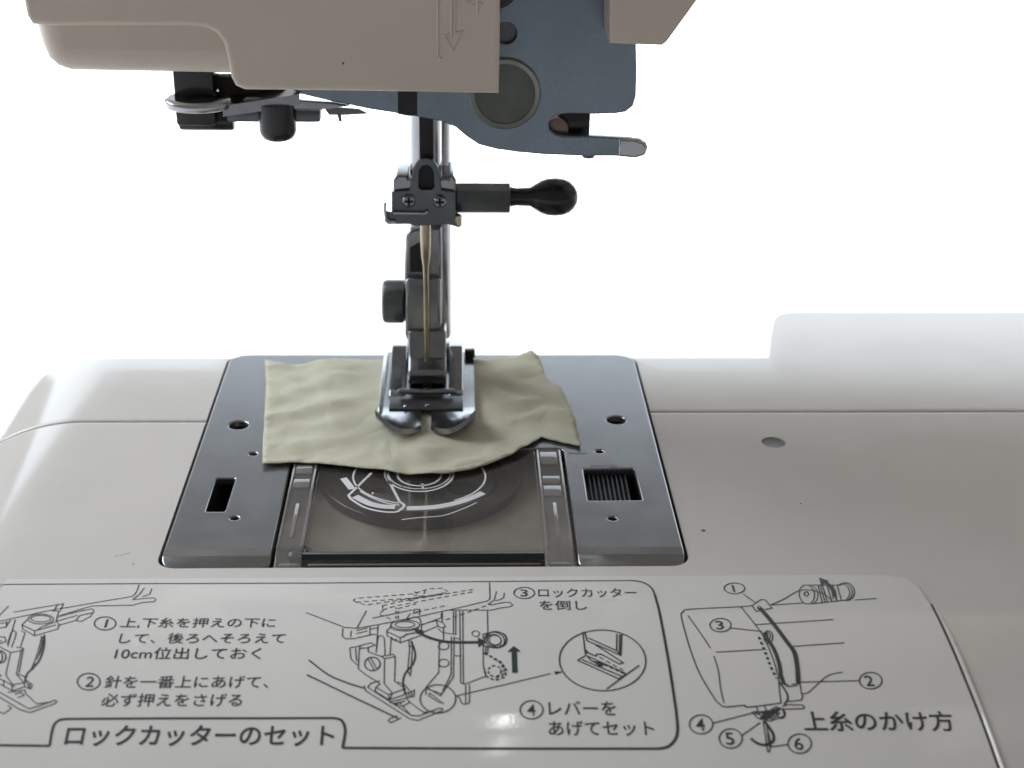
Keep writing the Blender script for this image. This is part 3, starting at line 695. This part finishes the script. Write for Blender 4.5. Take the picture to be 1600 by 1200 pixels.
# arm shell on the right of the slot
AY = 46.0
p = XZ([(952, -70), (952, 40), (953, 68), (1034, 71.5), (1042, 66), (1090, 0)], AY)
ex = p[-1]; p = p[:-1] + [ex, (ex[0] + 20, ex[1] + 27), (210, ex[1] + 29), (210, ex[1] + 110), (p[0][0], ex[1] + 110)]
wall('arm_shell', [p], AY, 58, M['cream'], SM, 0.5, 30, 3)
wall('arm_end_panel', [[(-20, ex[1] + 20), (p[0][0] - 0.2, ex[1] + 20), (p[0][0] - 0.2, ex[1] + 109), (-20, ex[1] + 109)]], 66, 36, M['cream'], SM, 1.0)

# blued steel bracket
BY = 57.0
bo = [(450, 100), (455, 140), (470, 147), (520, 159), (580, 171), (650, 182), (690, 190), (712, 199), (730, 214), (748, 226), (775, 233), (810, 238), (850, 241.5), (910, 244), (960, 244), (990, 246), (1005, 243), (1012, 233), (1010, 224), (1000, 218), (985, 216), (925, 213),
      (880, 213), (868, 210), (859, 203), (857, 195), (861, 186), (870, 180), (885, 178), (925, 178.5), (960, 178), (978, 175), (989, 166), (994, 150), (995, 110), (993, 30), (992, -60), (450, -60)]
dz = XZ([(790, 52)], BY)[0]
bq = XZ(bo, BY); bq[-2] = (bq[-2][0], 150.0); bq[-1] = (bq[-1][0], 150.0)
BR = wall('steel_bracket', [bq, circ(dz[0], dz[1], 1.9, 24)], BY, 1.7, M['blue'], SM, 0.28, 40)
lathe('bracket_rivet', [(2.0, 0), (2.0, 0.5)], (dz[0], BY + 1.6, dz[1]), (0, -1, 0), M['gunmetal'], BR)
cx, cz = XZ([(789, 146)], BY)[0]
dk = lathe('pivot_disc', [(6.6, 0), (6.6, 0.45), (6.35, 0.75), (5.5, 0.55), (5.45, 0.45), (3.0, 0.5), (0.4, 0.45)], (cx, BY + 0.05, cz), (0, -1, 0), M['disc'], BR, 56, 20)
lathe('disc_rim', [(6.62, 0), (6.62, 0.47), (6.36, 0.80), (5.6, 0.62), (5.5, 0.3)], (cx, BY + 0.02, cz), (0, -1, 0), M['discrim'], dk, 56, 20)
sl = XZ([(621, 100), (652, 100), (652, 181), (636, 181), (622, 178)], BY)
wall('dark_strip', [sl], BY - 0.06, 0.3, M['blackm'], BR, 0.02)  # flat black strip laid on the bracket's front
lipq = XZ([(966, 216), (990, 216.5), (1006, 221), (1013, 230), (1008, 242), (994, 247), (966, 244.5)], BY)
wall('bright_bent_tip', [lipq], BY - 0.35, 2.3, M['chrome'], BR, 0.55)  # brighter metal paints the reflection onto the bracket's end
box('slot_block', *sorted((XZ([(872, 195)], 62)[0][0], XZ([(921, 195)], 62)[0][0])), 60.5, 66, XZ([(870, 222)], 62)[0][1], XZ([(870, 168)], 62)[0][1], M['black'], SM, 0.3)
lathe('bronze_roller', rod(2.2, 9), (XZ([(870, 196)], 60)[0][0], 58.9, XZ([(870, 196)], 62)[0][1]), (0, 1, 0), M['bronze'], SM, 28)
x, z = XZ([(920, 246)], 59)[0]
lathe('bracket_stub', rod(1.2, 2.5), (x, 60, z + 2.2), (0, 0, -1), M['gunmetal'], BR, 16)
x, z = XZ([(794, 4)], BY)[0]
wall('thread_lever', [XZ([(775, -40), (815, -40), (808, -3), (793, 10), (778, 16)], 53)], 53, 2, M['black'], SM, 0.4)

# mechanism under the left of the head
LYp = 60.0
xa, zt = XZ([(274, 110)], LYp)[0]; xb, zb = XZ([(342, 190)], LYp)[0]
th = box('threader_post', xa, xb, LYp - 3.5, LYp + 5, zb, zt + 14, M['black'], SM, 0.6)
xa, zt = XZ([(274, 176)], LYp - 3)[0]; xb, zb = XZ([(364, 211)], LYp - 3)[0]
lathe('threader_roller', rod((zt - zb) / 2, xb - xa, 0.5), (xa, LYp + 0.5, (zt + zb) / 2), (1, 0, 0.0), M['black'], th, 28)
x, z = XZ([(309, 163)], LYp - 5)[0]
ring = sheet('lever_ring', [circ(x, LYp - 3.2, 6.3, 40, 5.4), circ(x + 0.6, LYp - 3.0, 3.0, 30, 2.4)], z + 1.0, 2.0, M['chrome'], SM, 0.8)
lv = [UY(a_, b_, LYp - 2) for a_, b_ in ((352, 166), (400, 160), (440, 154), (470, 150))]
V = []; Fc = []
for i, (a_, y_, c_) in enumerate(lv):
    V += [(a_, y_ - 3.4 + i * 0.4, c_ - 1.1), (a_, y_ - 3.4 + i * 0.4, c_ + 0.9), (a_, y_ + 3.5, c_ + 1.3), (a_, y_ + 3.5, c_ - 0.7)]
for i in range(3):
    for j in range(4): Fc.append((4 * i + j, 4 * i + (j + 1) % 4, 4 * i + 4 + (j + 1) % 4, 4 * i + 4 + j))
Fc += [(0, 1, 2, 3), (12, 15, 14, 13)]
raw('lever_arm', V, Fc, M['dchrome'], ring)
wall('lever_plate', [XZ([(372, 164), (384, 152), (455, 156), (520, 161), (545, 166), (500, 172), (440, 171), (384, 172), (380, 170)], 56.4)], 56.4, 1.5, M['dchrome'], SM, 0.25)
wall('lever_bracket', [XZ([(330, 120), (420, 120), (458, 138), (462, 160), (420, 162), (350, 160)], 61)], 61, 3, M['blackm'], SM, 0.4)
box('lower_bar', XZ([(356, 180)], LYp)[0][0], XZ([(502, 180)], LYp)[0][0], LYp - 2, LYp + 3, XZ([(356, 187)], LYp)[0][1], XZ([(356, 168)], LYp)[0][1], M['gunmetal'], SM, 0.5)
x, z = XZ([(432, 162)], LYp - 3)[0]; zb = XZ([(432, 219)], LYp - 3)[0][1]; h = z - zb
lathe('black_stud', [(3.5, 0), (3.5, h - 2.0), (3.3, h - 1.2), (2.8, h - 0.4), (2.0, h)], (x, LYp - 2.5, z), (0, 0, -1), M['black'], SM, 28)
wall('thread_spring', [XZ([(505, 167), (560, 171), (575, 178), (543, 180), (533, 180), (534, 190), (530, 191), (527, 180), (514, 180)], 60)], 60, 1.0, M['gunmetal'], SM, 0.15)

# ------------------------------------------------------------------ needle bar, clamp and needle
NY = 69.0
nx = (UY(640, 230, NY)[0] + UY(690, 230, NY)[0]) / 2
NB = lathe('needle_bar', rod(3.1, 70, 0.4), (nx, NY, UY(660, 345, NY)[2]), (0, 0, 1), M['chrome'], SM, 36)
ng = UY(660, 200, NY - 3)
box('bar_groove', nx - 1.1, nx + 1.6, NY - 3.35, NY - 2.5, UY(660, 262, NY - 3)[2], 100, M['blackm'], NB, 0.1)
FYc = 64.2                                      # front plane of the clamp
cl = XZ([(614, 284), (620, 276), (636, 276), (638, 281), (700, 281), (700, 276), (708, 276), (713, 284), (713, 345), (614, 345)], FYc)
CL = wall('needle_clamp', [cl], FYc + 0.8, 9.6, M['dchrome'], SM, 0.45)
gp = XZ([(612, 300), (640, 297), (646, 262), (652, 252), (660, 247.5), (668, 247), (678, 251), (685, 261), (690, 297), (712, 300), (712, 333), (722, 337), (722, 352), (716, 355), (700, 350), (648, 353), (640, 350), (606, 350), (601, 345), (601, 330), (612, 332)], FYc)
gh = XZ([(654, 292), (655, 266), (660, 259), (667, 257), (674, 261), (678, 269), (679, 292), (675, 296), (658, 296)], FYc)
wall('guide_recess', [gh], FYc + 0.75, 0.5, M['blackm'], CL, 0.02)
TG = wall('thread_guide', [gp, gh], FYc - 0.2, 0.9, M['gunmetal'], CL, 0.14)
wire('guide_hook', [UY(a_, b_, FYc - 0.5) for a_, b_ in ((602, 316), (601, 326), (603, 340), (608, 345), (618, 346))], 0.32, M['chrome'], TG)
wall('guide_fold', [XZ([(614, 331), (662, 332), (667, 329), (670, 331), (666, 336), (614, 336)], FYc - 0.9)], FYc - 0.9, 0.8, M['dchrome'], TG, 0.12)
wall('guide_tab', [XZ([(712, 338), (720, 337), (722, 352), (718, 356), (711, 346)], FYc - 1.6)], FYc - 1.6, 1.5, M['brass'], TG, 0.12)
for px, py in ((639, 313.5), (687.5, 314.5)):
    x, _, z = UY(px, py, FYc - 0.3)
    sc = lathe('screw', [(1.28, 0), (1.28, 0.45), (1.0, 0.75), (0.3, 0.85)], (x, FYc - 0.15, z), (0, -1, 0), M['dchrome'], CL, 24)
    for dx, dz_ in ((0.85, 0.24), (0.24, 0.85)):
        o = box('screw_slot', x - dx, x + dx, FYc - 1.1, FYc - 0.6, z - dz_, z + dz_, M['blackm'], sc, 0.05, 1)
# clamp screw with its black knob
x0, _, z0 = UY(712, 310.5, FYc + 3); x1 = UY(797, 310.5, FYc + 3)[0]
rh = (UY(760, 287, FYc + 3)[2] - UY(760, 334, FYc + 3)[2]) / 2
KS = lathe('clamp_screw', rod(rh, x1 - x0, 0.3), (x0, FYc + 3.4, z0), (1, 0, 0.0), M['gunmetal'], CL, 8, 20)
xk = [UY(p_, 308, FYc + 3)[0] for p_ in (797, 806, 828, 836, 846, 856, 868, 880, 890, 897, 902, 903.5)]
rk = [2.0, 1.75, 1.85, 2.5, 3.25, 3.65, 3.75, 3.6, 3.1, 2.3, 1.2, 0.3]
lathe('knob', [(r, xx - xk[0]) for r, xx in zip(rk, xk)], (xk[0], FYc + 3.4, z0 + 0.3), (1, 0, 0), M['black'], KS, 40, 60)
# needle
nx2 = UY(666, 480, NY)[0]; zt = UY(663, 352, NY)[2]
zs = [zt + 3, zt - 3.5, zt - 6.5, zt - 9, 6.0, 4.2, 2.9]
lathe('needle', [(r, zt + 3 - z_) for r, z_ in zip((1.05, 1.05, 0.9, 0.55, 0.5, 0.4, 0.08), zs)], (nx2, NY, zt + 3), (0.0, 0, -1), M['brass'], CL, 20, 60)

# ------------------------------------------------------------------ presser bar, holder and foot
PY = 80.0
pxr = UY(705.5, 480, PY)[0]
PB = lathe('presser_bar', [(2.2, 0), (2.9, 0.5), (3.2, 1.2), (3.2, 100)], (pxr - 3.2, PY, UY(690, 528, PY)[2]), (0, 0, 1), M['chrome'], SM, 36)
HP = 73.0
hol = XZ([(634, 372), (641, 362), (660, 358), (690, 358), (691, 425), (690, 535), (678, 548), (640, 548), (634, 530), (631, 436), (632, 400)], HP)
HO = wall('foot_holder', [hol], HP + 1.2, 8.5, M['dchrome'], SM, 0.7)
wall('holder_front', [XZ([(634, 438), (640, 434), (682, 434), (689, 438), (689, 527), (684, 536), (688, 546), (640, 546), (638, 534), (633, 522)], HP)], HP - 0.6, 3, M['dchrome'], HO, 0.6)
wall('holder_notch', [XZ([(640, 390), (660, 378), (660, 428), (640, 428)], HP)], HP + 1.1, 1, M['blackm'], HO, 0.08)
x0, _, z0 = UY(597, 472, HP + 4); x1 = UY(634, 472, HP + 4)[0]; rr = (UY(610, 440, HP + 4)[2] - UY(610, 504, HP + 4)[2]) / 2
lathe('thumb_screw', [(rr - 1.0, 0), (rr - 0.3, 0.3), (rr, 1.0), (rr, x1 - x0 - 0.6), (rr - 0.6, x1 - x0)], (x0, HP + 4.5, z0), (1, 0, 0), M['gunmetal'], HO, 28)
# foot: sole with two upturned toes
FT = bpy.data.objects.new('presser_foot', None); COL.objects.link(FT); FT.parent = SM
fl, frr = -10.4, 8.9; fc = -0.75
zS = 0.95
def sole_half(name, xa, xb, mirror):
    V = []; Fc = []; NX = 12; prof = []
    for i in range(NX + 1):
        u = i / NX; x = xa + (xb - xa) * u
        o = u if mirror else 1 - u                 # 0 at the slot, 1 at the outer edge
        lift = 5.0 * (0.10 * (1 - o) ** 3 + 0.02 + 0.98 * o ** 1.9); ln = 45.8 + 2.4 * (1 - o) ** 2 - 1.2 * math.sin(math.pi * o)
        rows = []
        for yy in (86, 76, 66, 58):
            rows.append((yy, zS))
        for k in range(1, 9):
            t = k / 8; rows.append((58 - (58 - ln) * t, zS + lift * t ** 2.2))
        prof.append([(x, yy, zz) for yy, zz in rows])
    n = len(prof[0])
    for r in prof: V += r
    k = len(V)
    V += [(x, y_ + 0.25, z_ + 1.05) for x, y_, z_ in V]
    for i in range(NX):
        for j in range(n - 1):
            q = (i * n + j, (i + 1) * n + j, (i + 1) * n + j + 1, i * n + j + 1); Fc.append(q); Fc.append(tuple(a_ + k for a_ in q[::-1]))
    rim = [i * n for i in range(NX + 1)] + [NX * n + j for j in range(1, n)] + [i * n + n - 1 for i in range(NX - 1, -1, -1)] + [j for j in range(n - 2, 0, -1)]
    for a_, b_ in zip(rim, rim[1:] + rim[:1]): Fc.append((a_, b_, b_ + k, a_ + k))
    return raw(name, V, Fc, M['foot'], FT, 40)
sole_half('toe', fl, fc - 1.0, False); sole_half('toe', fc + 1.0, frr, True)
box('sole_bridge', fc - 1.4, fc + 1.4, 72, 85.5, zS + 0.1, zS + 1.2, M['chrome'], FT, 0.1)
for xa, xb in ((-8.6, -5.2), (3.6, 6.6)):
    cp = rnd([(61, 1.9), (85, 1.9), (85, 5.2), (80.5, 5.9), (76, 5.2), (71, 4.0), (64, 3.1)], [0.3, 0.5, 1.2, 1.5, 2, 2, 0.6], 4)
    side('cheek', [cp], xa, xb - xa, M['dchrome'], FT, 0.45)
side('side_flange', [rnd([(54, 1.6), (85, 1.6), (85, 3.4), (70, 3.2), (56, 2.9)], 0.4, 3)], fl, 0.9, M['chrome'], FT, 0.25)
box('rear_plate', -8.6, 6.6, 81.5, 86, 1.9, 5.1, M['dchrome'], FT, 0.7)
box('rear_tab', 6.9, 9.2, 83, 85, 1.9, 3.6, M['black'], FT, 0.2)
lathe('cross_pin', rod(0.62, 11.4, 0.2), (-6.6, 62.2, 3.5), (1, 0, 0), M['dchrome'], FT, 18)
side('ankle', [rnd([(66.5, 2.6), (77, 2.6), (77, 13), (71.5, 13), (70.0, 8), (66.2, 6.0)], [1.4, 0.6, 0.6, 0.6, 2.5, 1.4], 5)], -4.7, 7.8, M['dchrome'], FT, 0.55)
box('toe_deck', -8.3, 6.6, 56.4, 66, zS + 0.9, zS + 1.5, M['gunmetal'], FT, 0.25)
for x, y, z, r in ((-0.6, 57.6, 2.55, 0.45), (-5.0, 57.0, 2.5, 0.35)):  # small bright dots stand in for lamp glints on the toe deck
    lathe('glint_dot', [(r, 0), (r, 0.25), (r * 0.5, 0.4)], (x, y, z - 0.1), (0, 0, 1), M['chrome'], FT, 14)

# ------------------------------------------------------------------ the scrap of fabric
so = [(414, 563), (428, 565), (446, 568), (470, 568), (500, 563), (540, 561), (600, 561), (680, 561), (742, 561), (780, 559), (806, 556), (822, 551), (832, 548), (840, 556), (847, 572), (852, 588), (864, 600), (874, 604), (884, 622), (897, 652), (904, 676), (908, 696), (890, 692), (868, 687), (846, 682),
      (826, 696), (800, 711), (776, 720), (740, 733), (700, 740), (660, 741.5), (620, 739), (585, 733), (540, 728), (500, 724), (460, 722.5), (410, 725), (411, 690), (414, 640), (416, 600)]
sp = []
for px, py in so:
    q = UZ(px, py, 1.2)
    if q[1] > 86.5: q = UY(px, py, 86.5)
    sp.append(q)
v2, f2 = fill([(q[0], q[1]) for q in sp], 1.15, 0.25)
def cloth_z(x, y):
    r = 0.75
    dx = max(0, abs(x + 0.8) - 10.5); dy = max(0, 50 - y); far = min(1, math.hypot(dx, dy) / 9)
    a_ = noise.noise(Vector((x * 0.075, y * 0.075, 3.1))); b_ = noise.noise(Vector((x * 0.16 + y * 0.05, y * 0.13, 8.2)))
    cc = abs(noise.noise(Vector((x * 0.09 - y * 0.05, y * 0.10 + x * 0.03, 1.7))))
    r += far * (0.32 + 0.7 * a_ + 0.25 * b_ + 0.9 * (0.25 - cc) + 0.5 * (0.22 - abs(noise.noise(Vector((x * 0.21 + y * 0.12, y * 0.17 - x * 0.08, 5.5))))))
    fold = (y - 63) + 0.75 * (x - 17); r += far * 0.7 * math.exp(-(fold / 2.6) ** 2) * (1 if x > 8 else 0)
    f2_ = (y - 56) - 0.5 * (x + 30); r += far * 0.6 * math.exp(-(f2_ / 2.2) ** 2) * (1 if x < -10 else 0)
    f3_ = (x + 0.8); r += 0.5 * math.exp(-(f3_ / 2.6) ** 2) * max(0, min(1, (52 - y) / 8))
    return max(0.68, r)
zo = {}
V = []
for x, y in v2:
    z = cloth_z(x, y)
    dm, hz = min(((q[0] - x) ** 2 + (q[1] - y) ** 2, q[2]) for q in sp)
    if hz > 1.3: z += (hz - 1.2) * math.exp(-dm / 9)
    elif dm < 9 : z = 1.2 * (1 - math.sqrt(dm) / 3) * 0.6 + z * (1 - (1 - math.sqrt(dm) / 3) * 0.6)
    V.append((x, y, max(0.70, z)))
FM = mat('olive_cloth', (0.475, 0.468, 0.36), 0.85, var=0.08, vscale=90, bump=0.45, bscale=3200, spec=0.25)
nt = FM.node_tree; P = nt.nodes['Principled BSDF']; P.inputs['Sheen Weight'].default_value = 0.15
N = nt.nodes; Lk = nt.links; old = P.inputs['Normal'].links[0].from_node
tc = N.new('ShaderNodeTexCoord'); cr = N.new('ShaderNodeTexNoise'); cr.inputs['Scale'].default_value = 75; cr.inputs['Detail'].default_value = 1.5; cr.inputs['Distortion'].default_value = 0.6
Lk.new(tc.outputs['Object'], cr.inputs['Vector'])
sb_ = N.new('ShaderNodeMath'); sb_.operation = 'SUBTRACT'; sb_.inputs[1].default_value = 0.5; Lk.new(cr.outputs['Fac'], sb_.inputs[0])
ab_ = N.new('ShaderNodeMath'); ab_.operation = 'ABSOLUTE'; Lk.new(sb_.outputs[0], ab_.inputs[0])
b2 = N.new('ShaderNodeBump'); b2.inputs['Strength'].default_value = 0.3; b2.inputs['Distance'].default_value = 0.004
Lk.new(ab_.outputs[0], b2.inputs['Height']); Lk.new(b2.outputs[0], old.inputs['Normal'])
fab = raw('fabric_scrap', V, [tuple(q) for q in f2], FM, None, 0)
for q in fab.data.polygons: q.use_smooth = True
if sum(q.normal.z for q in fab.data.polygons) < 0: fab.data.flip_normals()
sd = fab.modifiers.new('thickness', 'SOLIDIFY'); sd.thickness = 0.10 * S; sd.offset = 1
tag(fab, 'crumpled olive green fabric scrap lying under the presser foot on the needle plate', 'fabric')

kids_to_root()
